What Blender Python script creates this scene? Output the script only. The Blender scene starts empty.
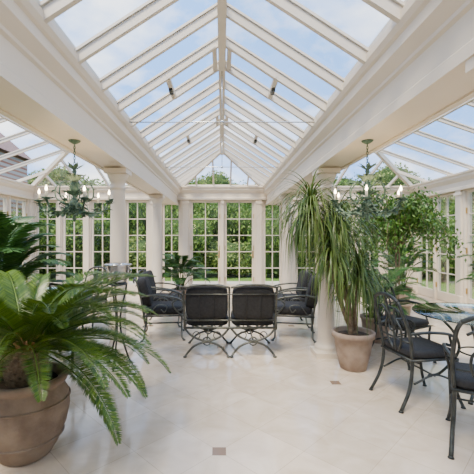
import bpy, math, random
import numpy as np
from mathutils import Vector, Matrix
random.seed(7); np.random.seed(7)
S=bpy.context.scene
COL=S.collection
pi=math.pi

# ---------------------------------------------------------------- materials
def newmat(name):
    m=bpy.data.materials.new(name); m.use_nodes=True
    nt=m.node_tree
    return m,nt,nt.nodes['Principled BSDF']
def mat(name,c1,c2=None,rough=.5,metal=0,scale=8,bump=0,bscale=60,spec=.5,emit=None,es=0,sss=0,coat=0):
    m,nt,b=newmat(name)
    b.inputs['Roughness'].default_value=rough
    b.inputs['Metallic'].default_value=metal
    b.inputs['Specular IOR Level'].default_value=spec
    if coat: b.inputs['Coat Weight'].default_value=coat
    if c2 is None: c2=tuple(x*.9 for x in c1)
    tc=nt.nodes.new('ShaderNodeTexCoord')
    n=nt.nodes.new('ShaderNodeTexNoise'); n.inputs['Scale'].default_value=scale; n.inputs['Detail'].default_value=5
    nt.links.new(tc.outputs['Object'],n.inputs['Vector'])
    r=nt.nodes.new('ShaderNodeValToRGB')
    r.color_ramp.elements[0].position=.35; r.color_ramp.elements[1].position=.65
    r.color_ramp.elements[0].color=(*c1,1); r.color_ramp.elements[1].color=(*c2,1)
    nt.links.new(n.outputs['Fac'],r.inputs['Fac']); nt.links.new(r.outputs['Color'],b.inputs['Base Color'])
    if bump:
        n2=nt.nodes.new('ShaderNodeTexNoise'); n2.inputs['Scale'].default_value=bscale; n2.inputs['Detail'].default_value=4
        nt.links.new(tc.outputs['Object'],n2.inputs['Vector'])
        bp=nt.nodes.new('ShaderNodeBump'); bp.inputs['Strength'].default_value=bump; bp.inputs['Distance'].default_value=.01
        nt.links.new(n2.outputs['Fac'],bp.inputs['Height']); nt.links.new(bp.outputs['Normal'],b.inputs['Normal'])
    if emit:
        b.inputs['Emission Color'].default_value=(*emit,1); b.inputs['Emission Strength'].default_value=es
    return m
M_white=mat('cream_paint',(.71,.62,.50),(.68,.59,.47),rough=.45,scale=2)
M_rafter=mat('rafter_paint',(.64,.575,.48),(.60,.54,.45),rough=.45,scale=2)
M_iron=mat('pewter_iron',(.06,.063,.055),(.12,.122,.105),rough=.42,metal=.6,scale=14)
M_irondark=mat('dark_iron',(.03,.034,.033),(.065,.072,.068),rough=.42,metal=.6,scale=14)
M_cush=mat('charcoal_fabric',(.010,.010,.011),(.018,.018,.019),rough=.85,scale=40,bump=.3,bscale=400)
M_verd=mat('verdigris_bronze',(.045,.10,.065),(.14,.21,.14),rough=.65,metal=.15,scale=25,bump=.3)
M_candle=mat('candle_sleeve',(.8,.72,.55),rough=.5)
M_bulb=mat('bulb',(1,.9,.7),rough=.3,emit=(1,.8,.5),es=25)
M_pot=mat('weathered_terracotta',(.19,.13,.09),(.31,.235,.17),rough=.8,scale=6,bump=.3)
M_pot2=mat('terracotta',(.25,.18,.135),(.36,.28,.22),rough=.8,scale=7,bump=.3)
M_soil=mat('soil',(.035,.022,.014),(.06,.04,.025),rough=1,scale=30,bump=1)
M_trunk=mat('bark',(.13,.09,.055),(.23,.17,.11),rough=.9,scale=30,bump=1,bscale=50)
M_cone=mat('cycad_fur',(.17,.08,.03),(.30,.16,.065),rough=.95,scale=40,bump=1,bscale=90)
def leafmat(name,c1,c2,tr=.3,scale=6,rough=.4):
    m,nt,b=newmat(name)
    g=nt.nodes.new('ShaderNodeNewGeometry')
    r=nt.nodes.new('ShaderNodeValToRGB'); r.color_ramp.elements[0].color=(*c1,1); r.color_ramp.elements[1].color=(*c2,1)
    nt.links.new(g.outputs['Random Per Island'],r.inputs['Fac'])
    nt.links.new(r.outputs['Color'],b.inputs['Base Color']); b.inputs['Roughness'].default_value=rough
    t=nt.nodes.new('ShaderNodeBsdfTranslucent'); nt.links.new(r.outputs['Color'],t.inputs['Color'])
    mx=nt.nodes.new('ShaderNodeMixShader'); mx.inputs[0].default_value=tr
    nt.links.new(b.outputs[0],mx.inputs[1]); nt.links.new(t.outputs[0],mx.inputs[2])
    nt.links.new(mx.outputs[0],nt.nodes['Material Output'].inputs['Surface'])
    return m
M_sago=leafmat('sago_leaf',(.025,.08,.006),(.13,.21,.015),rough=.3,tr=.15)
M_drac=leafmat('ponytail_leaf',(.045,.10,.018),(.16,.23,.05),tr=.25)
M_fic=leafmat('ficus_leaf',(.03,.10,.012),(.12,.22,.03))
M_kent=leafmat('kentia_leaf',(.018,.07,.012),(.06,.15,.022),tr=.2)
M_tree=leafmat('garden_leaf',(.04,.11,.014),(.22,.34,.06),rough=.6,tr=.4)
M_tree2=leafmat('garden_leaf_b',(.09,.16,.03),(.34,.40,.11),rough=.6,tr=.4)
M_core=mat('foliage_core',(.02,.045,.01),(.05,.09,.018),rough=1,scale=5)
M_steel=mat('steel',(.6,.6,.58),rough=.25,metal=1)
M_brass=mat('brass',(.6,.42,.15),rough=.3,metal=1)
M_grass=mat('lawn',(.07,.16,.02),(.12,.22,.03),rough=.95,scale=6,bump=.6)
M_pave=mat('patio_stone',(.40,.35,.28),(.5,.45,.37),rough=.85,scale=3)
M_silver=mat('silver',(.62,.62,.60),rough=.22,metal=1)
def glassmat(name,tint,k):
    m,nt,b=newmat(name); nt.nodes.remove(b)
    t=nt.nodes.new('ShaderNodeBsdfTransparent'); t.inputs['Color'].default_value=(*tint,1)
    g=nt.nodes.new('ShaderNodeBsdfGlossy'); g.inputs['Roughness'].default_value=.02
    f=nt.nodes.new('ShaderNodeFresnel'); f.inputs['IOR'].default_value=1.45
    mu=nt.nodes.new('ShaderNodeMath'); mu.operation='MULTIPLY'; mu.inputs[1].default_value=k
    nt.links.new(f.outputs[0],mu.inputs[0])
    mx=nt.nodes.new('ShaderNodeMixShader'); nt.links.new(mu.outputs[0],mx.inputs[0])
    nt.links.new(t.outputs[0],mx.inputs[1]); nt.links.new(g.outputs[0],mx.inputs[2])
    nt.links.new(mx.outputs[0],nt.nodes['Material Output'].inputs['Surface'])
    return m
M_glass=glassmat('window_glass',(.97,.98,.97),.3)
M_rglass=glassmat('roof_glass',(.96,.98,.99),.12)
M_tglass=glassmat('table_glass',(.80,.90,.87),1.5)
# floor
M_floor,nt,b=newmat('limestone_tiles')
tc=nt.nodes.new('ShaderNodeTexCoord'); mp=nt.nodes.new('ShaderNodeMapping'); mp.inputs['Rotation'].default_value=(0,0,pi/4)
mp.inputs['Location'].default_value=(.116,-.088,0)
nt.links.new(tc.outputs['Object'],mp.inputs['Vector'])
br=nt.nodes.new('ShaderNodeTexBrick'); br.offset=0; br.squash=1
for k,v in (('Scale',1),('Mortar Size',.0025),('Mortar Smooth',.3),('Brick Width',.42),('Row Height',.42),('Bias',0)): br.inputs[k].default_value=v
br.inputs['Color1'].default_value=(.75,.64,.52,1); br.inputs['Color2'].default_value=(.66,.555,.44,1); br.inputs['Mortar'].default_value=(.54,.44,.335,1)
nt.links.new(mp.outputs[0],br.inputs['Vector'])
no=nt.nodes.new('ShaderNodeTexNoise'); no.inputs['Scale'].default_value=3.5; no.inputs['Detail'].default_value=9; no.inputs['Distortion'].default_value=1.4
nt.links.new(tc.outputs['Object'],no.inputs['Vector'])
rp=nt.nodes.new('ShaderNodeValToRGB'); rp.color_ramp.elements[0].position=.3; rp.color_ramp.elements[1].position=.7
rp.color_ramp.elements[0].color=(.82,.78,.72,1); rp.color_ramp.elements[1].color=(1,1,1,1)
nt.links.new(no.outputs['Fac'],rp.inputs['Fac'])
mm=nt.nodes.new('ShaderNodeMix'); mm.data_type='RGBA'; mm.blend_type='MULTIPLY'; mm.inputs[0].default_value=1
nt.links.new(br.outputs['Color'],mm.inputs[6]); nt.links.new(rp.outputs['Color'],mm.inputs[7])
sx=nt.nodes.new('ShaderNodeSeparateXYZ'); nt.links.new(mp.outputs[0],sx.inputs[0])
pp=[]
for ax in (0,1):
    q=nt.nodes.new('ShaderNodeMath'); q.operation='PINGPONG'; q.inputs[1].default_value=.84
    nt.links.new(sx.outputs[ax],q.inputs[0]); pp.append(q)
ad=nt.nodes.new('ShaderNodeMath'); ad.operation='ADD'; nt.links.new(pp[0].outputs[0],ad.inputs[0]); nt.links.new(pp[1].outputs[0],ad.inputs[1])
lt=nt.nodes.new('ShaderNodeMath'); lt.operation='LESS_THAN'; lt.inputs[1].default_value=.068; nt.links.new(ad.outputs[0],lt.inputs[0])
m2=nt.nodes.new('ShaderNodeMix'); m2.data_type='RGBA'
nt.links.new(lt.outputs[0],m2.inputs[0]); nt.links.new(mm.outputs[2],m2.inputs[6]); m2.inputs[7].default_value=(.22,.14,.085,1)
nt.links.new(m2.outputs[2],b.inputs['Base Color'])
b.inputs['Roughness'].default_value=.11; b.inputs['Specular IOR Level'].default_value=.6
# brick
M_brick,nt,b=newmat('red_brick')
tc=nt.nodes.new('ShaderNodeTexCoord'); mp=nt.nodes.new('ShaderNodeMapping'); mp.inputs['Rotation'].default_value=(pi/2,0,0)
nt.links.new(tc.outputs['Object'],mp.inputs['Vector'])
br=nt.nodes.new('ShaderNodeTexBrick'); br.inputs['Scale'].default_value=2.2
br.inputs['Color1'].default_value=(.32,.13,.08,1); br.inputs['Color2'].default_value=(.42,.2,.12,1); br.inputs['Mortar'].default_value=(.45,.4,.35,1)
nt.links.new(mp.outputs[0],br.inputs['Vector']); nt.links.new(br.outputs['Color'],b.inputs['Base Color']); b.inputs['Roughness'].default_value=.9
M_slate=mat('roof_tiles',(.17,.10,.08),(.25,.15,.12),rough=.8,scale=10)

# ---------------------------------------------------------------- mesh builder
class MB:
    def __init__(s): s.v=[];s.f=[];s.m=[];s.s=[];s.mats=[]
    def mi(s,m):
        if m not in s.mats: s.mats.append(m)
        return s.mats.index(m)
    def add(s,v,f,m,smooth=False):
        o=len(s.v); s.v.extend([tuple(x) for x in v]); k=s.mi(m)
        for q in f: s.f.append([i+o for i in q]); s.m.append(k); s.s.append(smooth)
    def box(s,c,d,m,R=None):
        x,y,z=d[0]/2,d[1]/2,d[2]/2; c=Vector(c)
        V=[Vector((a*x,b*y,e*z)) for a in(-1,1) for b in(-1,1) for e in(-1,1)]
        if R: V=[R@p for p in V]
        s.add([p+c for p in V],[(0,1,3,2),(4,6,7,5),(0,4,5,1),(2,3,7,6),(0,2,6,4),(1,5,7,3)],m)
    def bar(s,p,q,w,h,m,up=(0,0,1)):
        p=Vector(p);q=Vector(q);t=(q-p).normalized();up=Vector(up)
        sd=t.cross(up).normalized(); u=sd.cross(t).normalized()
        V=[]
        for e in(p,q):
            for a,b in((-1,-1),(1,-1),(1,1),(-1,1)): V.append(e+sd*a*w/2+u*b*h/2)
        s.add(V,[(3,2,1,0),(4,5,6,7),(0,1,5,4),(1,2,6,5),(2,3,7,6),(3,0,4,7)],m)
    def tube(s,pts,r,m,n=8,closed=False,caps=True):
        P=[Vector(p) for p in pts]; N=len(P)
        R=r if isinstance(r,(list,tuple)) else [r]*N
        T=[]
        for i in range(N):
            if closed: t=P[(i+1)%N]-P[i-1]
            else: t=P[min(i+1,N-1)]-P[max(i-1,0)]
            T.append(t.normalized() if t.length>1e-9 else Vector((0,0,1)))
        a=Vector((0,0,1)) if abs(T[0].z)<.9 else Vector((1,0,0))
        nrm=(a-T[0]*a.dot(T[0])).normalized(); V=[]
        for i in range(N):
            nrm=(nrm-T[i]*nrm.dot(T[i]))
            nrm=nrm.normalized() if nrm.length>1e-6 else T[i].orthogonal().normalized()
            bn=T[i].cross(nrm)
            for k in range(n):
                an=2*pi*k/n; V.append(P[i]+(nrm*math.cos(an)+bn*math.sin(an))*R[i])
        F=[]
        for i in range(N if closed else N-1):
            j=(i+1)%N
            for k in range(n): F.append((i*n+k,i*n+(k+1)%n,j*n+(k+1)%n,j*n+k))
        if not closed and caps:
            F.append(tuple(range(n))[::-1]); F.append(tuple((N-1)*n+k for k in range(n)))
        s.add(V,F,m,True)
    def lathe(s,prof,c,m,n=28,smooth=True):
        V=[];F=[];c=Vector(c)
        for r,z in prof:
            for k in range(n):
                a=2*pi*k/n; V.append(c+Vector((r*math.cos(a),r*math.sin(a),z)))
        for i in range(len(prof)-1):
            for k in range(n): F.append((i*n+k,i*n+(k+1)%n,(i+1)*n+(k+1)%n,(i+1)*n+k))
        F.append(tuple(range(n))[::-1]); F.append(tuple((len(prof)-1)*n+k for k in range(n)))
        s.add(V,F,m,smooth)
    def cushion(s,c,d,m,R=None,e=.28,n=28,h=14):
        sp=lambda v:math.copysign(abs(v)**e,v)
        V=[];F=[];c=Vector(c)
        for i in range(h+1):
            ph=-pi/2+pi*i/h
            for k in range(n):
                th=2*pi*k/n+pi/4
                p=Vector((d[0]/2*sp(math.cos(ph))*sp(math.cos(th)),d[1]/2*sp(math.cos(ph))*sp(math.sin(th)),d[2]/2*math.copysign(abs(math.sin(ph))**.6,math.sin(ph))))
                if R: p=R@p
                V.append(p+c)
        for i in range(h):
            for k in range(n): F.append((i*n+k,i*n+(k+1)%n,(i+1)*n+(k+1)%n,(i+1)*n+k))
        s.add(V,F,m,True)
    def prof(s,pr,y0,y1,m,axis='y'):
        n=len(pr)
        if axis=='y': V=[(x,y0,z) for x,z in pr]+[(x,y1,z) for x,z in pr]
        else: V=[(y0,x,z) for x,z in pr]+[(y1,x,z) for x,z in pr]
        F=[(i,(i+1)%n,(i+1)%n+n,i+n) for i in range(n)]+[tuple(range(n))[::-1],tuple(range(n,2*n))]
        s.add(V,F,m)
    def leaf(s,b,d,nr,L,W,m,bend=.0,seg=1):
        b=Vector(b);d=Vector(d).normalized();nr=Vector(nr)
        sd=d.cross(nr)
        if sd.length<1e-5: sd=d.orthogonal()
        sd.normalize(); n2=sd.cross(d)
        a=b+d*L*.45+sd*W/2-n2*bend*L*.2; c=b+d*L*.45-sd*W/2-n2*bend*L*.2; mid=b+d*L*.45-n2*(bend*L*.2+W*.15)
        t=b+d*L-n2*bend*L
        s.add([b,a,t,c,mid],[(0,1,4),(1,2,4),(0,4,3),(4,2,3)],m)
    def ribbon(s,pts,ws,m,up=None):
        V=[];F=[]
        N=len(pts);P=[Vector(p) for p in pts]
        for i in range(N):
            t=(P[min(i+1,N-1)]-P[max(i-1,0)]).normalized()
            sd=up if up is not None else (t.cross(Vector((0,0,1))))
            if sd.length<1e-4: sd=Vector((1,0,0))
            sd=sd.normalized(); V+= [P[i]-sd*ws[i]/2,P[i]+sd*ws[i]/2]
        for i in range(N-1): F.append((2*i,2*i+1,2*i+3,2*i+2))
        s.add(V,F,m,True)
    def mesh(s,name):
        me=bpy.data.meshes.new(name); me.from_pydata(s.v,[],s.f)
        for m in s.mats: me.materials.append(m)
        me.polygons.foreach_set('material_index',s.m); me.polygons.foreach_set('use_smooth',s.s)
        me.update(); return me
    def obj(s,name,loc=(0,0,0),rz=0,bevel=0,recalc=True):
        me=s.mesh(name)
        o=bpy.data.objects.new(name,me); COL.objects.link(o); o.location=loc; o.rotation_euler=(0,0,rz)
        if bevel:
            b=o.modifiers.new('bev','BEVEL'); b.width=bevel; b.segments=2; b.limit_method='ANGLE'
        return o
def inst(me,name,loc,rz=0,sc=(1,1,1)):
    o=bpy.data.objects.new(name,me); COL.objects.link(o); o.location=loc; o.rotation_euler=(0,0,rz); o.scale=sc; return o
def cr(P,n=6):
    P=[Vector(p) for p in P]; Q=[P[0]*2-P[1]]+P+[P[-1]*2-P[-2]]; out=[]
    for i in range(1,len(Q)-2):
        a,b,c,d=Q[i-1:i+3]
        for k in range(n):
            t=k/n
            out.append(.5*((2*b)+(c-a)*t+(2*a-5*b+4*c-d)*t*t+(3*b-a-3*c+d)*t**3))
    out.append(P[-1]); return out

# ---------------------------------------------------------------- dims
YB=9.8; YF=-2.0; XW=5.2; ZE=2.86
XE=1.14; ZR=3.6; YH=8.5
f=MB(); f.box((0,(YB+YF)/2,-.05),(2*XW+.3,YB-YF+.3,.1),M_floor); f.obj('floor')
g=MB(); g.box((0,20,-.32),(160,160,.2),M_grass); g.obj('lawn')
g=MB(); g.box((0,YB+1.75,-.16),(13,3.1,.1),M_pave); g.obj('patio')

# beams
bp=[(1.18,2.36),(1.18,2.43),(1.20,2.45),(1.20,2.60),(1.18,2.615),(1.18,2.64),(1.15,2.67),(1.12,2.70),(1.12,2.77),(1.10,2.785),(1.08,2.82),(1.08,2.87),
    (1.66,2.87),(1.66,2.82),(1.64,2.785),(1.62,2.77),(1.62,2.70),(1.56,2.64),(1.53,2.60),(1.53,2.45),(1.55,2.43),(1.55,2.36),(1.50,2.36),(1.50,2.375),(1.23,2.375),(1.23,2.36)]
for sgn in(-1,1):
    b=MB(); b.prof([(x*sgn,z) for x,z in bp],YF,YB,M_white)
    b.obj('trim_beam_'+('left' if sgn<0 else 'right'))
# columns
cpf=[(.155,0),(.155,.07),(.14,.075),(.145,.10),(.14,.125),(.118,.14),(.112,.16),(.104,.19)]
for i in range(9): 
    t=i/8; cpf.append((.104-.016*t**1.5,.22+t*1.86))
cpf+=[(.088,2.10),(.098,2.11),(.098,2.13),(.09,2.14),(.09,2.2),(.10,2.21),(.12,2.25),(.132,2.28),(.132,2.30)]
cm=MB(); cm.lathe(cpf,(0,0,0),M_white,32); cm.box((0,0,2.33),(.28,.28,.06),M_white); cm.box((0,0,.03),(.33,.33,.06),M_white)
cme=cm.mesh('column')
for sgn in(-1,1):
    for y in(-1.2,1.62,4.6,7.4):
        inst(cme,'column',(sgn*1.33,y,0))
def window_obj(name,w,h,cols,rows,bottom=.2,door=True):
    m=MB(); fr=.055; d=.06
    m.box((-w/2+fr/2,0,h/2),(fr,d,h),M_white); m.box((w/2-fr/2,0,h/2),(fr,d,h),M_white)
    m.box((0,0,h-fr/2),(w-2*fr,d,fr),M_white); m.box((0,0,bottom/2),(w-2*fr,d,bottom),M_white)
    iw=w-2*fr; ih=h-fr-bottom
    for i in range(1,cols): m.box((-w/2+fr+iw*i/cols,0,bottom+ih/2),(.024,.035,ih),M_white)
    for j in range(1,rows): m.box((0,0,bottom+ih*j/rows),(iw,.034,.022),M_white)
    m.box((0,0,bottom+ih/2),(iw,.006,ih),M_glass)
    if door:
        for sx in (-1,1):
            for z in(.35,1.2,2.05): m.box((sx*(w/2-.005),-.04,z),(.03,.03,.12),M_brass)
        m.tube([(w/2-.03,-.03,1.0),(w/2-.03,-.08,1.0),(w/2-.12,-.08,1.0)],.008,M_brass)
        m.box((w/2-.03,-.034,1.02),(.035,.01,.2),M_brass)
    return m
wn=[0]
H0=2.5
def build_wall(name,length_lo,length_hi,ops,place):
    m=MB(); ops=sorted(ops); cur=length_lo
    for a,b in ops+[(length_hi,None)]:
        if a-cur>.01:
            m.box(((a+cur)/2,0,H0/2),(a-cur,.16,H0),M_white)
            wd=(a-cur)
            if wd>.1:
                m.box(((a+cur)/2,-.1,H0/2),(min(wd*.6,.2),.05,H0),M_white)
                m.box(((a+cur)/2,-.11,.12),(min(wd*.75,.26),.08,.24),M_white)
                m.box(((a+cur)/2,-.11,2.42),(min(wd*.75,.26),.08,.06),M_white)
        cur=b
    m.box(((length_lo+length_hi)/2,0,(H0+ZE)/2),(length_hi-length_lo,.2,ZE-H0),M_white)
    L=[(-.1,2.5),(-.15,2.5),(-.15,2.56),(-.13,2.57),(-.13,2.68),(-.17,2.72),(-.2,2.76),(-.2,2.8),(-.23,2.82),(-.23,2.86),(-.1,2.86)]
    m.prof(L,length_lo,length_hi,M_white,axis='x')
    o=m.obj(name,place[0],place[1],bevel=.006)
    R=Matrix.Rotation(place[1],3,'Z')
    for a,b in ops:
        wn[0]+=1
        wi=window_obj('w',b-a,H0-.02,2,5,door=(b-a)>.7)
        c=Vector(place[0])+R@Vector(((a+b)/2,0,.01)); wi.obj('window_%d'%wn[0],c,place[1])
backops=[(-.85,-.05),(.07,.87),(-1.62,-1.12),(1.12,1.62)]
for a in(2.0,2.95,3.72,4.45): backops+=[(a,a+.6),(-a-.6,-a)]
build_wall('wall_back',-XW,XW,backops,((0,YB,0),0))
sideops=[]
y=-1.7
while y<11:
    sideops+=[(y,y+.78),(y+.84,y+1.62)]; y+=1.92
build_wall('wall_right',-(YB-.1),-YF,[(-b,-a) for a,b in sideops if b<YB-.2],((XW,0,0),-pi/2))
build_wall('wall_left',YF,YB-.1,[(a,b) for a,b in sideops if b<YB-.2],((-XW,0,0),pi/2))
m=MB(); m.box((0,YF-.1,1.8),(2*XW+.3,.2,3.6),M_white); m.obj('wall_front')
# ---------------------------------------------------------------- roof
raf=MB(); gl=MB()
def slope_bars(e0,e1,r0,r1,n,w=.04,h=.07):
    e0,e1,r0,r1=map(Vector,(e0,e1,r0,r1))
    nn=(e1-e0).cross(r0-e0).normalized()
    if nn.z<0: nn=-nn
    for i in range(n+1):
        t=i/n; raf.bar(e0.lerp(e1,t)-nn*(h/2),r0.lerp(r1,t)-nn*(h/2),w,h,M_rafter,nn)
        raf.bar(e0.lerp(e1,t)+nn*.012,r0.lerp(r1,t)+nn*.012,w+.03,.02,M_rafter,nn)
nC=20
for s in(-1,1):
    slope_bars((s*XE,YF,ZE),(s*XE,YH,ZE),(0,YF,ZR),(0,YH,ZR),nC)
    gl.add([(s*XE,YF,ZE),(s*XE,YH,ZE),(0,YH,ZR),(0,YF,ZR)],[(0,1,2,3)],M_rglass)
    gl.add([(s*XE,YH,ZE),(s*XE,YB,ZE),(0,YH,ZR)],[(0,1,2)],M_rglass)
    raf.bar((s*XE,YB,ZE-.03),(0,YH,ZR-.03),.06,.11,M_rafter)
    for t in(.33,.66):
        raf.bar((s*XE,YH+(YB-YH)*t,ZE-.04),(s*XE*(t),YH+(YB-YH)*t,ZR-(ZR-ZE)*t-.04),.045,.08,M_rafter)
    raf.bar((s*(XE-.01),YF,ZE+.02),(s*(XE-.01),YB,ZE+.02),.06,.10,M_rafter)
gl.add([(-XE,YB,ZE),(XE,YB,ZE),(0,YH,ZR)],[(0,1,2)],M_rglass)
for i in range(1,5):
    x=-XE+2*XE*i/5; t=1-abs(x)/XE
    raf.bar((x,YB,ZE-.03),(x,YB-(YB-YH)*t,ZE+(ZR-ZE)*t-.03),.04,.07,M_rafter)
raf.bar((0,YF,ZR-.06),(0,YH,ZR-.06),.055,.18,M_rafter)
raf.bar((0,YF,ZR-.155),(0,YH,ZR-.155),.08,.02,M_rafter)
raf.bar((-XE,YB,ZE+.01),(XE,YB,ZE+.01),.08,.1,M_rafter)
XI=1.62; XM=3.4; ZM=3.48; YS=8.0
for s in(-1,1):
    n=14
    slope_bars((s*XI,YF,ZE),(s*XI,YS,ZE),(s*XM,YF,ZM),(s*XM,YS,ZM),n,.035,.05)
    slope_bars((s*XW,YF,ZE),(s*XW,YS,ZE),(s*XM,YF,ZM),(s*XM,YS,ZM),n,.035,.05)
    gl.add([(s*XI,YF,ZE),(s*XI,YS,ZE),(s*XM,YS,ZM),(s*XM,YF,ZM)],[(0,1,2,3)],M_rglass)
    gl.add([(s*XW,YF,ZE),(s*XW,YS,ZE),(s*XM,YS,ZM),(s*XM,YF,ZM)],[(0,1,2,3)],M_rglass)
    gl.add([(s*XW,YS,ZE),(s*XW,YB,ZE),(s*XM,YS,ZM)],[(0,1,2)],M_rglass)
    gl.add([(s*XI,YS,ZE),(s*XI,YB,ZE),(s*XM,YS,ZM)],[(0,1,2)],M_rglass)
    gl.add([(s*XI,YB,ZE),(s*XW,YB,ZE),(s*XM,YS,ZM)],[(0,1,2)],M_rglass)
    raf.bar((s*XM,YF,ZM-.05),(s*XM,YS,ZM-.05),.05,.15,M_rafter)
    for xx in(XI,XW): 
        raf.bar((s*xx,YB,ZE-.03),(s*XM,YS,ZM-.03),.07,.11,M_rafter)
        for t in(.5,):
            raf.bar((s*xx,YS+(YB-YS)*t,ZE-.04),(s*(XM+(xx-XM)*t),YS+(YB-YS)*t,ZM-(ZM-ZE)*t-.04),.04,.07,M_rafter)
    for i in range(1,5):
        u=-1+2*i/5; x=XM+u*1.79; t=1-abs(u)
        raf.bar((s*x,YB,ZE-.03),(s*x,YB-(YB-YS)*t,ZE+(ZM-ZE)*t-.03),.04,.07,M_rafter)
raf.obj('roof_rafters'); gl.obj('ceiling')
vt=MB()
dyv=(YH-YF)/nC
for s in(-1,1):
    for yy in(YF+11*dyv,YF+15*dyv):
        a=Vector((s*XE*.5,yy,ZE+(ZR-ZE)*.5-.05)); b_=Vector((s*.08,yy,ZR-.09))
        dy=Vector((0,dyv,0)); dn=Vector((0,0,-.01))
        for p,q in((a,a+dy),(b_,b_+dy),(a,b_),(a+dy,b_+dy)): vt.bar(p+dn,q+dn,.05,.045,M_rafter)
        vt.box(a+dy*.5+Vector((0,0,-.045)),(.04,.12,.04),M_irondark)
vt.obj('trim_roof_vents')
tr=MB()
for y in(1.5,4.2,6.9):
    tr.tube([(-XE-.02,y,2.84),(XE+.02,y,2.84)],.007,M_steel,6)
    tr.tube([(0,y,2.84),(0,y,ZR-.16)],.006,M_steel,6)
    tr.lathe([(.0,-.03),(.02,-.015),(.02,.015),(0,.03)],(0,y,2.84),M_steel,12)
tr.obj('trim_tie_rods')

# ---------------------------------------------------------------- chandelier
ch=MB()
ch.lathe([(.001,-.035),(.02,-.03),(.045,-.015),(.055,0)],(0,0,0),M_verd,20)
z=-.03
i=0
while z>-.23:
    pts=[(math.cos(a)*.009*(1 if i%2 else 0),math.cos(a)*.009*(0 if i%2 else 1),z-.012+math.sin(a)*.017) for a in np.linspace(0,2*pi,9)[:-1]]
    ch.tube(pts,.003,M_verd,6,closed=True); z-=.024; i+=1
ch.lathe([(.004,-.24),(.012,-.26),(.02,-.28),(.012,-.31),(.016,-.36),(.03,-.40),(.038,-.44),(.026,-.49),(.014,-.52),(.03,-.55),(.045,-.58),(.04,-.62),(.02,-.66),(.012,-.69),(.018,-.71),(.004,-.74)][::-1],(0,0,0),M_verd,20)
def lf(b,az,el,L,W,tw=0,bend=.3):
    d=Vector((math.cos(az)*math.cos(el),math.sin(az)*math.cos(el),math.sin(el)))
    ch.leaf(b,d,Vector((-math.cos(az)*math.sin(el),-math.sin(az)*math.sin(el),math.cos(el)))+Vector((random.uniform(-.3,.3),random.uniform(-.3,.3),0)),L,W,M_verd,bend)
for k in range(14):
    a=k*2*pi/7+(.4 if k>6 else 0)
    lf((.012*math.cos(a),.012*math.sin(a),-.27-.05*(k>6)),a,.9 if k<7 else .3,.10,.045)
    lf((.02*math.cos(a),.02*math.sin(a),-.38),a,1.0,.10,.045)
    lf((.025*math.cos(a),.025*math.sin(a),-.62),a,-.5 if k<7 else .2,.11,.05)
    lf((.02*math.cos(a),.02*math.sin(a),-.5),a,.7,.10,.045)
for k in range(6):
    a=k*pi/3+.12
    ca,sa=math.cos(a),math.sin(a)
    pr=[(.03,-.56),(.09,-.64),(.18,-.665),(.265,-.63),(.305,-.555)]
    arm=cr([(r*ca,r*sa,zz) for r,zz in pr],5); ch.tube(arm,.009,M_verd,7)
    sc=cr([(r*ca,r*sa,zz) for r,zz in [(.04,-.42),(.10,-.38),(.16,-.43),(.16,-.52),(.10,-.56),(.085,-.52),(.11,-.5)]],5); ch.tube(sc,.006,M_verd,6)
    for q,p in enumerate(arm[2::2]):
        lf(p,a+random.uniform(-1,1),random.uniform(-.6,.9),.075,.04); lf(p,a+pi/2+random.uniform(-.6,.6),random.uniform(-.6,.8),.065,.036); lf(p,a-pi/2+random.uniform(-.6,.6),random.uniform(-.6,.8),.065,.036)
    for p in sc[3:22:4]: lf(p,a+random.uniform(-1.5,1.5),random.uniform(-.2,1.1),.06,.032)
    c=(.305*ca,.305*sa,-.555)
    ch.lathe([(.008,-.012),(.02,-.005),(.036,.004),(.038,.01),(.018,.008)],c,M_verd,16)
    for q in range(5): 
        lf(c,q*2*pi/5,.2,.05,.025)
    ch.lathe([(.011,.005),(.011,.062),(.009,.065)],c,M_candle,12)
    ch.lathe([(.005,.064),(.011,.078),(.009,.092),(.001,.112)],c,M_bulb,10)
cme=ch.mesh('chandelier')
for X in(-1.34,1.32):
    inst(cme,'chandelier',(X,3.27,2.385-.008),0)
for X in(-1.34,1.32):
    l=bpy.data.lights.new('chandelier_light','POINT'); l.energy=16; l.color=(1,.75,.45); l.shadow_soft_size=.15
    o=bpy.data.objects.new('chandelier_light',l); COL.objects.link(o); o.location=(X,3.27,1.99)

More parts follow.
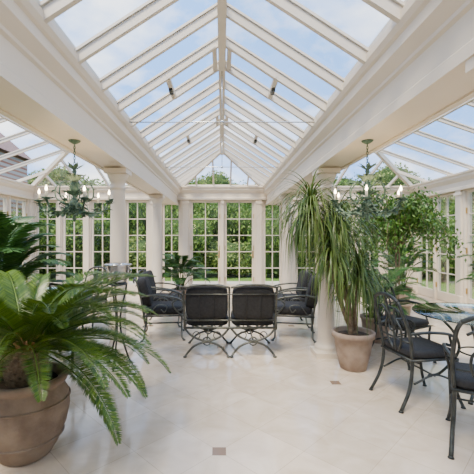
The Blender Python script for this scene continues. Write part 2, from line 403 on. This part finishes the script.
# ---------------------------------------------------------------- armchair / settee (faces +Y)
def seating(cx):
    m=MB(); I=M_iron
    w=.28; x0=cx[0]-w; x1=cx[-1]+w
    for X,s in((x0,-1),(x1,1)):
        m.tube(cr([(X,-.27,.36),(X,-.31,.6),(X,-.37,.84),(X,-.40,.885)],4),.013,I)
        m.tube(cr([(X,-.33,.64),(X+s*.01,-.15,.665),(X+s*.02,.08,.645),(X+s*.02,.24,.60),(X+s*.02,.29,.53),(X+s*.015,.26,.46),(X,.21,.44)],5),.014,I)
        m.tube(cr([(X+s*.015,.20,.61),(X+s*.01,.13,.54),(X,.18,.45),(X,.25,.38)],5),.011,I)
        m.tube(cr([(X,-.2,.38),(X,-.08,.52),(X,.05,.50),(X,.02,.42),(X,-.03,.46)],5),.008,I)
        m.tube([(X,-.28,.365),(X,.28,.365)],.013,I)
        m.tube(cr([(X,-.40,.885),(X+s*.03,-.41,.90),(X+s*.045,-.41,.87),(X+s*.025,-.405,.85)],4),.011,I)
    m.tube([(x0,-.28,.365),(x1,-.28,.365)],.015,I); m.tube([(x0,.28,.365),(x1,.28,.365)],.015,I)
    m.tube([(x0,-.385,.80),(x1,-.385,.80)],.007,I); m.tube([(x0,-.285,.46),(x1,-.285,.46)],.010,I)
    R=Matrix.Rotation(math.radians(13),3,'X')
    for c in cx:
        m.tube(cr([(c-w,-.40,.885),(c-.14,-.408,.91),(c,-.41,.918),(c+.14,-.408,.91),(c+w,-.40,.885)],5),.014,I)
        if c!=cx[-1]: m.tube(cr([(c+w,-.27,.36),(c+w,-.31,.6),(c+w,-.37,.84),(c+w,-.40,.885)],4),.012,I)
        m.tube([(c,-.26,.20),(c,.27,.20)],.01,I)
        for x in(-.18,-.06,.06,.18): m.box((c+x,0,.365),(.03,.56,.008),I)
        for y in(-.27,.27):
            yo=.03 if y>0 else -.03
            m.tube(cr([(c-w,y,.36),(c-.2,y,.27),(c-.09,y,.215),(c,y,.20),(c+.09,y,.215),(c+.2,y,.27),(c+w,y,.36)],5),.014,I)
            m.tube(cr([(c-w+.01,y+yo,.012),(c-w+.04,y,.05),(c-.15,y,.14),(c,y,.185),(c+.15,y,.14),(c+w-.04,y,.05),(c+w-.01,y+yo,.012)],5),.014,I)
            for s in(-1,1):
                m.lathe([(.012,0),(.024,.004),(.024,.014),(.012,.022)],(c+s*(w-.01),y+yo,0),I,12)
                m.tube([(c+s*.13+.045*math.cos(a),y,.27+.045*math.sin(a)) for a in np.linspace(0,2*pi,15)[:-1]],.006,I,6,closed=True)
            m.tube([(c+.05*math.cos(a),y,.195+.05*math.sin(a)) for a in np.linspace(0,2*pi,19)[:-1]],.009,I,6,closed=True)
            m.lathe([(.001,-.02),(.018,-.01),(.018,.01),(.001,.02)],(c,y,.195),I,12)
        m.cushion((c,.02,.435),(.54,.56,.13),M_cush)
        m.cushion((c,-.275,.69),(.53,.15,.44),M_cush,R)
        for x in(-.09,.09):
            m.tube([(c+x,-.285,.46),(c+x,-.325,.50),(c+x,-.385,.78),(c+x,-.355,.86)],.005,M_cush,6)
    return m
am=seating([0]).mesh('armchair')
seating([-.29,.29]).obj('settee',(.10,4.78,0),0)
for x,y,r in((-.88,5.45,-pi/2+.12),(-1.0,6.25,-pi/2),(1.08,5.42,pi/2-.2),(1.14,6.2,pi/2)):
    inst(am,'armchair',(x,y,0),r)
def dchair():
    m=MB(); I=M_irondark
    sw=.22
    for s in(-1,1):
        m.tube(cr([(s*(sw+.02),.26,.01),(s*sw,.215,.14),(s*(sw+.005),.20,.3),(s*(sw+.01),.21,.44)],5),.014,I)
        m.tube(cr([(s*(sw+.01),-.33,.01),(s*sw,-.25,.16),(s*(sw-.01),-.215,.3),(s*(sw-.01),-.21,.44),(s*(sw-.0),-.24,.65),(s*(sw-.02),-.30,.85),(s*(sw-.05),-.32,.93)],5),.015,I)
        m.lathe([(.012,0),(.022,.004),(.012,.02)],(s*(sw+.02),.26,0),I,10); m.lathe([(.012,0),(.022,.004),(.012,.02)],(s*(sw+.01),-.33,0),I,10)
        m.tube(cr([(s*sw,-.24,.66),(s*(sw+.04),-.1,.68),(s*(sw+.05),.08,.665),(s*(sw+.045),.16,.62),(s*(sw+.03),.14,.56),(s*(sw+.02),.09,.57)],5),.013,I)
        m.tube(cr([(s*(sw+.045),.1,.655),(s*(sw+.03),.14,.55),(s*(sw+.01),.19,.45)],5),.011,I)
        m.tube([(s*sw,-.22,.43),(s*sw,.21,.43)],.013,I)
        m.tube(cr([(s*sw,-.2,.23),(s*sw,0,.30),(s*sw,.2,.23)],6),.009,I)
        m.tube(cr([(s*.03,-.215,.46),(s*.10,-.235,.56),(s*.11,-.25,.68),(s*.05,-.27,.78),(s*.09,-.295,.86),(s*.14,-.29,.84)],5),.010,I)
    m.tube(cr([(-.17,-.32,.93),(-.1,-.33,.965),(0,-.335,.98),(.1,-.33,.965),(.17,-.32,.93)],5),.016,I)
    m.tube(cr([(0,-.215,.45),(0,-.25,.68),(0,-.30,.85),(0,-.33,.97)],5),.010,I)
    m.tube([(-.2,-.232,.58),(.2,-.232,.58)],.009,I)
    m.tube([(.05*math.cos(a),-.258,.70+.06*math.sin(a)) for a in np.linspace(0,2*pi,17)[:-1]],.008,I,6,closed=True)
    m.tube([(-sw,.21,.43),(sw,.21,.43)],.013,I); m.tube([(-sw,-.22,.43),(sw,-.22,.43)],.013,I)
    m.tube([(-sw,0,.29),(sw,0,.29)],.008,I)
    m.box((0,0,.435),(.42,.41,.01),I)
    m.cushion((0,0,.475),(.46,.45,.08),M_cush)
    return m.mesh('dining_chair')
dm=dchair()
def dtable(name,loc,R):
    m=MB(); I=M_irondark
    m.lathe([(R,.735),(R+.003,.741),(R,.747)],(0,0,0),M_tglass,48)
    m.tube([(R*.72*math.cos(a),R*.72*math.sin(a),.723) for a in np.linspace(0,2*pi,41)[:-1]],.011,I,closed=True)
    m.tube([(R*.3*math.cos(a),R*.3*math.sin(a),.36) for a in np.linspace(0,2*pi,31)[:-1]],.009,I,closed=True)
    for k in range(4):
        a=k*pi/2+pi/4; m.tube(cr([(r*R*math.cos(a),r*R*math.sin(a),z) for r,z in((.75,.015),(.6,.06),(.42,.2),(.3,.36),(.38,.52),(.6,.66),(.72,.72))],5),.014,I)
        m.lathe([(.014,0),(.024,.004),(.014,.025)],(.75*R*math.cos(a),.75*R*math.sin(a),0),I,10)
    return m.obj(name,loc)
dtable('glass_dining_table',(2.55,3.55,0),.60)
for x,y,r in((1.82,3.35,-pi/2+.15),(1.92,2.60,-.55),(2.2,4.4,pi+.5),(3.35,3.6,pi/2)):
    inst(dm,'dining_chair',(x,y,0),r)
dtable('glass_dining_table',(-2.3,5.05,0),.5)
for x,y,r in((-1.95,4.3,.15),(-3.05,5.0,-pi/2),(-2.2,5.9,pi-.2)):
    inst(dm,'dining_chair',(x,y,0),r)
m=MB(); zc=.93
m.lathe([(.05,zc),(.09,zc+.04),(.12,zc+.12),(.14,zc+.24),(.165,zc+.255),(.14,zc+.265),(.125,zc+.24),(.1,zc+.1)],(0,0,0),M_silver,28)
for s in(-1,1): m.tube([(s*(.125+.03*math.sin(a)),0,zc+.18+.03*math.cos(a)) for a in np.linspace(0,pi,8)],.006,M_silver)
for k in range(3):
    a=k*2*pi/3+.5; m.tube(cr([(r*math.cos(a),r*math.sin(a),z) for r,z in((.17,.01),(.12,.1),(.04,.38),(.03,.6),(.09,.88),(.10,.97))],5),.011,M_irondark)
m.tube([(.10*math.cos(a),.10*math.sin(a),zc+.03) for a in np.linspace(0,2*pi,21)[:-1]],.010,M_irondark,6,closed=True)
m.obj('wine_cooler_on_stand',(-1.20,4.15,0))

# ---------------------------------------------------------------- pots & plants
def pot(m,prof,mt,soilr,soilz):
    m.lathe(prof,(0,0,0),mt,36); m.lathe([(soilr,soilz-.02),(soilr*.9,soilz),(soilr*.3,soilz+.012)],(0,0,0),M_soil,24)
def frond(m,base,az,el0,L,droop,lw,ll,n,mt,vang=.5,rr=.006,fwd=(.45,.5),bend=.12):
    P=[];p=Vector(base);el=el0;N=14
    for i in range(N+1):
        P.append(p.copy()); d=Vector((math.cos(az)*math.cos(el),math.sin(az)*math.cos(el),math.sin(el)))
        p=p+d*L/N; el-=droop/N*(0.5+i/N)
    m.tube(P,[rr*(1-.8*i/N) for i in range(N+1)],mt,5,caps=False)
    for k in range(n):
        t=.10+.9*(k+.5)/n; x=t*N; i=min(int(x),N-1); q=P[i].lerp(P[i+1],x-i); T=(P[i+1]-P[i]).normalized()
        sd=T.cross(Vector((0,0,1))); 
        if sd.length<1e-3: sd=Vector((-math.sin(az),math.cos(az),0))
        sd.normalize(); up=sd.cross(T)
        l=ll*(math.sin(pi*min(1,.12+t*.86))**.6)
        for s in(-1,1):
            d=(sd*s*math.cos(vang)+up*math.sin(vang)*.8+T*(fwd[0]+fwd[1]*t)).normalized()+Vector((random.uniform(-.04,.04),)*3)
            m.leaf(q,d,up,l,lw,mt,bend=bend*(.7+.6*random.random()))
m=MB()
pot(m,[(.15,0),(.17,.015),(.21,.08),(.26,.20),(.283,.32),(.273,.41),(.24,.47),(.235,.485),(.265,.50),(.275,.525),(.262,.545),(.23,.54),(.218,.50)],M_pot,.225,.50)
for zz,rz in ((.14,.24),(.385,.281)): m.tube([(rz*math.cos(a),rz*math.sin(a),zz) for a in np.linspace(0,2*pi,37)[:-1]],.008,M_pot,6,closed=True)
m.tube(cr([(0,0,.47),(0,0,.60),(0,0,.70),(0,0,.76)],3),[.12,.13,.14,.14,.14,.13,.13,.12,.11,.09],M_trunk,16)
for k in range(120):
    a=k*2.4; z=.51+.24*k/120; m.leaf((.12*math.cos(a),.12*math.sin(a),z),(math.cos(a),math.sin(a),.9),(0,0,1),.06,.035,M_trunk,.1)
# low furry crown with young upright leaf spears
m.lathe([(.11,.72),(.12,.78),(.10,.84),(.06,.89),(.01,.91)],(0,0,0),M_cone,20)
for k in range(160):
    a=k*2.4; t=k/160; r=.12*(1-t**1.8)+.005; m.leaf((r*math.cos(a),r*math.sin(a),.76+.13*t),(math.cos(a)*(.7-.6*t),math.sin(a)*(.7-.6*t),1),(math.cos(a),math.sin(a),0),.09,.012,M_cone,.0)
NF=74
for k in range(NF):
    t=k/NF; az=k*2.39996+random.uniform(-.15,.15)
    el=-.08+1.18*t+random.uniform(-.08,.08)
    front=math.cos(az+pi/2)
    if front>.80 and el<.1: continue
    L=.90+random.uniform(-.08,.08)
    frond(m,(.10*math.cos(az),.10*math.sin(az),.72+.06*t),az,el,L,1.15+.35*random.random(),.0095,.122,100,M_sago,.5,.008,(.38,.42),.02)
m.obj('potted_sago_palm',(-1.36,2.50,0))

def strap(m,b,az,el,L,W,mt,droop):
    p=Vector(b);P=[];Ws=[];N=9
    e=el
    for i in range(N+1):
        P.append(p.copy()); t=i/N; Ws.append(W*(.6+.9*t if t<.3 else .87*(1-((t-.3)/.7)**1.6)+.03))
        p=p+Vector((math.cos(az)*math.cos(e),math.sin(az)*math.cos(e),math.sin(e)))*L/N
        e=max(-1.5,e-droop/N*(1.6-t*.8))
    m.ribbon(P,Ws,mt)
m=MB()
pot(m,[(.13,0),(.145,.01),(.19,.20),(.215,.36),(.235,.365),(.24,.42),(.225,.43),(.205,.42),(.2,.38)],M_pot2,.2,.385)
heads=[((-.48,.02,1.82),300,.80),((-.16,.05,1.66),270,.80),((-.26,-.08,1.34),180,.64),((.06,0,1.10),260,.70)]
for h,nl,L in heads:
    m.tube(cr([(random.uniform(-.05,.05),random.uniform(-.04,.04),.36),(h[0]*.25,h[1]*.3,.7),(h[0]*.7,h[1]*.8,h[2]*.8),h],6),[.03-.012*i/18 for i in range(19)],M_trunk,10)
    for k in range(nl):
        az=k*2.39996; t=(k+.5)/nl
        el=-.2+1.75*t+random.uniform(-.15,.15)
        strap(m,Vector(h)+Vector((0,0,-.14+.18*t)),az+random.uniform(-.2,.2),el,L*random.uniform(.7,1.1),.018,M_drac,1.9+random.uniform(-.4,.9))
m.obj('potted_ponytail_palm',(1.50,4.12,0))

def kentia(name,loc,L,n,h,seed,lw=.03,ll=.26,potr=1,e0=.5):
    random.seed(seed); m=MB()
    pot(m,[(.13,0),(.14,.01),(.18,.18),(.2,.32),(.215,.325),(.22,.36),(.2,.365),(.185,.33)],M_pot2,.185,.34)
    for k in range(n):
        az=k*2.39996; t=k/n
        b=(.05*math.cos(az),.05*math.sin(az),.33)
        r=.10+.10*(1-t); q=Vector((r*math.cos(az),r*math.sin(az),.33+h*(.4+.6*t)))
        m.tube([b,Vector(b).lerp(q,.5)+Vector((0,0,.03)),q],[.009,.008,.007],M_kent,6)
        frond(m,q,az,e0+.75*t,L*random.uniform(.85,1.1),1.6,lw,ll,26,M_kent,-.05,.007)
    return m.obj(name,loc)
kentia('potted_areca_palm',(2.22,5.2,0),.62,22,.4,3,.024,.2)
kentia('potted_kentia_palm',(-2.36,3.65,0),.80,34,.95,4,.045,.26,e0=.7)
kentia('potted_kentia_palm',(-.92,7.9,0),.5,24,.55,5,.03,.2)
kentia('potted_kentia_palm',(4.1,8.2,0),.62,18,.8,6,e0=.7)
kentia('potted_kentia_palm',(4.25,5.2,0),.62,20,.9,8,e0=.7)
random.seed(11)
def fig(loc,s,nb,nl):
    m=MB()
    pot(m,[(.14,0),(.15,.01),(.19,.2),(.21,.34),(.225,.345),(.23,.38),(.21,.385),(.195,.35)],M_pot2,.195,.36)
    for q in(-1,1): m.tube(cr([(q*.03,0,.34),(-q*.02,q*.02,.7),(q*.02,-q*.02,1.1),(0,0,1.45)],5),[.02-.004*i/15 for i in range(16)],M_trunk,8)
    for k in range(nb):
        az=k*2.4; r=s*random.uniform(.25,.95); zt=random.uniform(1.6,2.3); b=Vector((0,0,random.uniform(1.2,1.5)))
        e=Vector((r*math.cos(az),r*.8*math.sin(az),zt)); tip=e+Vector((.2*math.cos(az),.2*math.sin(az),-.35-.2*random.random()))
        P=cr([b,b.lerp(e,.55)+Vector((0,0,.1)),e,tip],6); m.tube(P,[.010-.008*i/(len(P)-1) for i in range(len(P))],M_trunk,5)
        for q in range(nl):
            x=random.uniform(.25,1)*(len(P)-1); i=min(int(x),len(P)-2); p=P[i].lerp(P[i+1],x-i)+Vector((random.gauss(0,.08),random.gauss(0,.08),random.gauss(0,.06)))
            m.leaf(p,(random.uniform(-1,1),random.uniform(-1,1),random.uniform(-1.2,.2)),(random.uniform(-.5,.5),random.uniform(-.5,.5),1),random.uniform(.06,.09),.038,M_fic,.2)
    m.obj('potted_weeping_fig',loc)
fig((3.0,6.15,0),.85,48,140)

# ---------------------------------------------------------------- garden
def blob(name,rx,ry,rz,cz,nl,ls,mt,trunk=0,lump=6):
    m=MB()
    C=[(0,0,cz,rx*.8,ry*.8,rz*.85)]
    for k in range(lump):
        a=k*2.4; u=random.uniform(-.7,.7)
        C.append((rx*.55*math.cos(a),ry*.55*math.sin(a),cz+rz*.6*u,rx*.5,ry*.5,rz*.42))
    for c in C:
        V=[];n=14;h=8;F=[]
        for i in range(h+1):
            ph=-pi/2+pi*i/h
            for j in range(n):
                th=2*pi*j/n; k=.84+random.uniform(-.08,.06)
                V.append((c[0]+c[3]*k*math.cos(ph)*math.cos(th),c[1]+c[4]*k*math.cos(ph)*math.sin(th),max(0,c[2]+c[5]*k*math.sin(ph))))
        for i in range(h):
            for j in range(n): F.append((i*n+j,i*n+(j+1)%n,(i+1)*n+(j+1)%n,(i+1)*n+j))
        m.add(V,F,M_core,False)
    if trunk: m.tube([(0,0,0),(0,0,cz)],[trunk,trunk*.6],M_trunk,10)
    me_v=[];me_f=[]
    for i in range(nl):
        c=random.choice(C); th=random.uniform(0,2*pi); ph=math.asin(random.uniform(-1,1)); k=random.uniform(.82,1.08)
        d=Vector((math.cos(ph)*math.cos(th),math.cos(ph)*math.sin(th),math.sin(ph)))
        p=Vector((c[0]+c[3]*k*d.x,c[1]+c[4]*k*d.y,c[2]+c[5]*k*d.z))
        if p.z<.12: continue
        a=Vector((random.gauss(0,1),random.gauss(0,1),random.gauss(0,1))).normalized(); b=a.orthogonal().normalized()
        if random.random()<.5: b=a.cross(b)
        l=ls*random.uniform(.6,1.2); o=len(me_v)
        me_v+=[p-a*l/2,p+b*l*.28,p+a*l/2,p-b*l*.28]; me_f.append((o,o+1,o+2,o+3))
    m.add(me_v,me_f,mt)
    return m.mesh(name)
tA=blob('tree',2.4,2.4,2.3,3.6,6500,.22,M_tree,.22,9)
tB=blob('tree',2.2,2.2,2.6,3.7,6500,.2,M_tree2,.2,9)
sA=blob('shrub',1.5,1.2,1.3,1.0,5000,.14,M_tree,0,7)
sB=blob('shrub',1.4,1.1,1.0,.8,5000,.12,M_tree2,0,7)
i=0
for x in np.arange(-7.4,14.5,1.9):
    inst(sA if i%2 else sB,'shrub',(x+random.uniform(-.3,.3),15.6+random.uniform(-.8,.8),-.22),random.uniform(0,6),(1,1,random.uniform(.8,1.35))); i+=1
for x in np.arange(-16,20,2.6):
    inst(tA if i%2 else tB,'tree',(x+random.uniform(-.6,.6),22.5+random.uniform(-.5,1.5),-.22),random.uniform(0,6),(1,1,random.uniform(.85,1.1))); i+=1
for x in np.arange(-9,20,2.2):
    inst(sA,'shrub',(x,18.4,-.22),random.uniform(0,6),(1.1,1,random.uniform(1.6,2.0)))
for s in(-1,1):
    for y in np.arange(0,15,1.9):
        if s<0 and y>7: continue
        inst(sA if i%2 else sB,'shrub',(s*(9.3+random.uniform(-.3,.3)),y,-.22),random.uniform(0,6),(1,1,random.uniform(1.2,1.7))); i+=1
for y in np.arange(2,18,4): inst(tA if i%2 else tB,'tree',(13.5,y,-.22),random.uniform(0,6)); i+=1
for y in (9,12,14.5): inst(sA,'shrub',(-8.0,y,-.22),y,(.8,1,1.3))
m=MB(); m.box((-13.0,14,2.6),(6,9,5.6),M_brick)
m.prof([(-16.3,5.4),(-9.7,5.4),(-13.0,8.2)],9.3,18.7,M_slate)
m.obj('brick_house')

# ---------------------------------------------------------------- world / light
w=bpy.data.worlds.new('sky'); S.world=w; w.use_nodes=True; nt=w.node_tree
bg=nt.nodes['Background']; tc=nt.nodes.new('ShaderNodeTexCoord')
mp=nt.nodes.new('ShaderNodeMapping'); mp.inputs['Scale'].default_value=(1,1,2.0); mp.inputs['Location'].default_value=(.3,.2,.1)
nt.links.new(tc.outputs['Generated'],mp.inputs['Vector'])
n=nt.nodes.new('ShaderNodeTexNoise'); n.inputs['Scale'].default_value=3.2; n.inputs['Detail'].default_value=8; n.inputs['Roughness'].default_value=.55
nt.links.new(mp.outputs[0],n.inputs['Vector'])
r=nt.nodes.new('ShaderNodeValToRGB'); r.color_ramp.elements[0].position=.43; r.color_ramp.elements[1].position=.68
r.color_ramp.elements[0].color=(.18,.38,.80,1); r.color_ramp.elements[1].color=(1,.99,.97,1)
nt.links.new(n.outputs['Fac'],r.inputs['Fac']); nt.links.new(r.outputs['Color'],bg.inputs['Color'])
bg.inputs['Strength'].default_value=3.6
sl=bpy.data.lights.new('sun','SUN'); sl.energy=8.5; sl.angle=math.radians(20); sl.color=(1,.87,.68)
so=bpy.data.objects.new('sun',sl); COL.objects.link(so); so.rotation_euler=(math.radians(30),math.radians(-18),0)

cam=bpy.data.cameras.new('camera'); co=bpy.data.objects.new('camera',cam); COL.objects.link(co)
cam.sensor_width=36; cam.lens=36*360/474; cam.shift_x=15/474; cam.shift_y=0
co.location=(0,0,1.5); co.rotation_euler=(pi/2,0,0); cam.clip_start=.05
S.camera=co
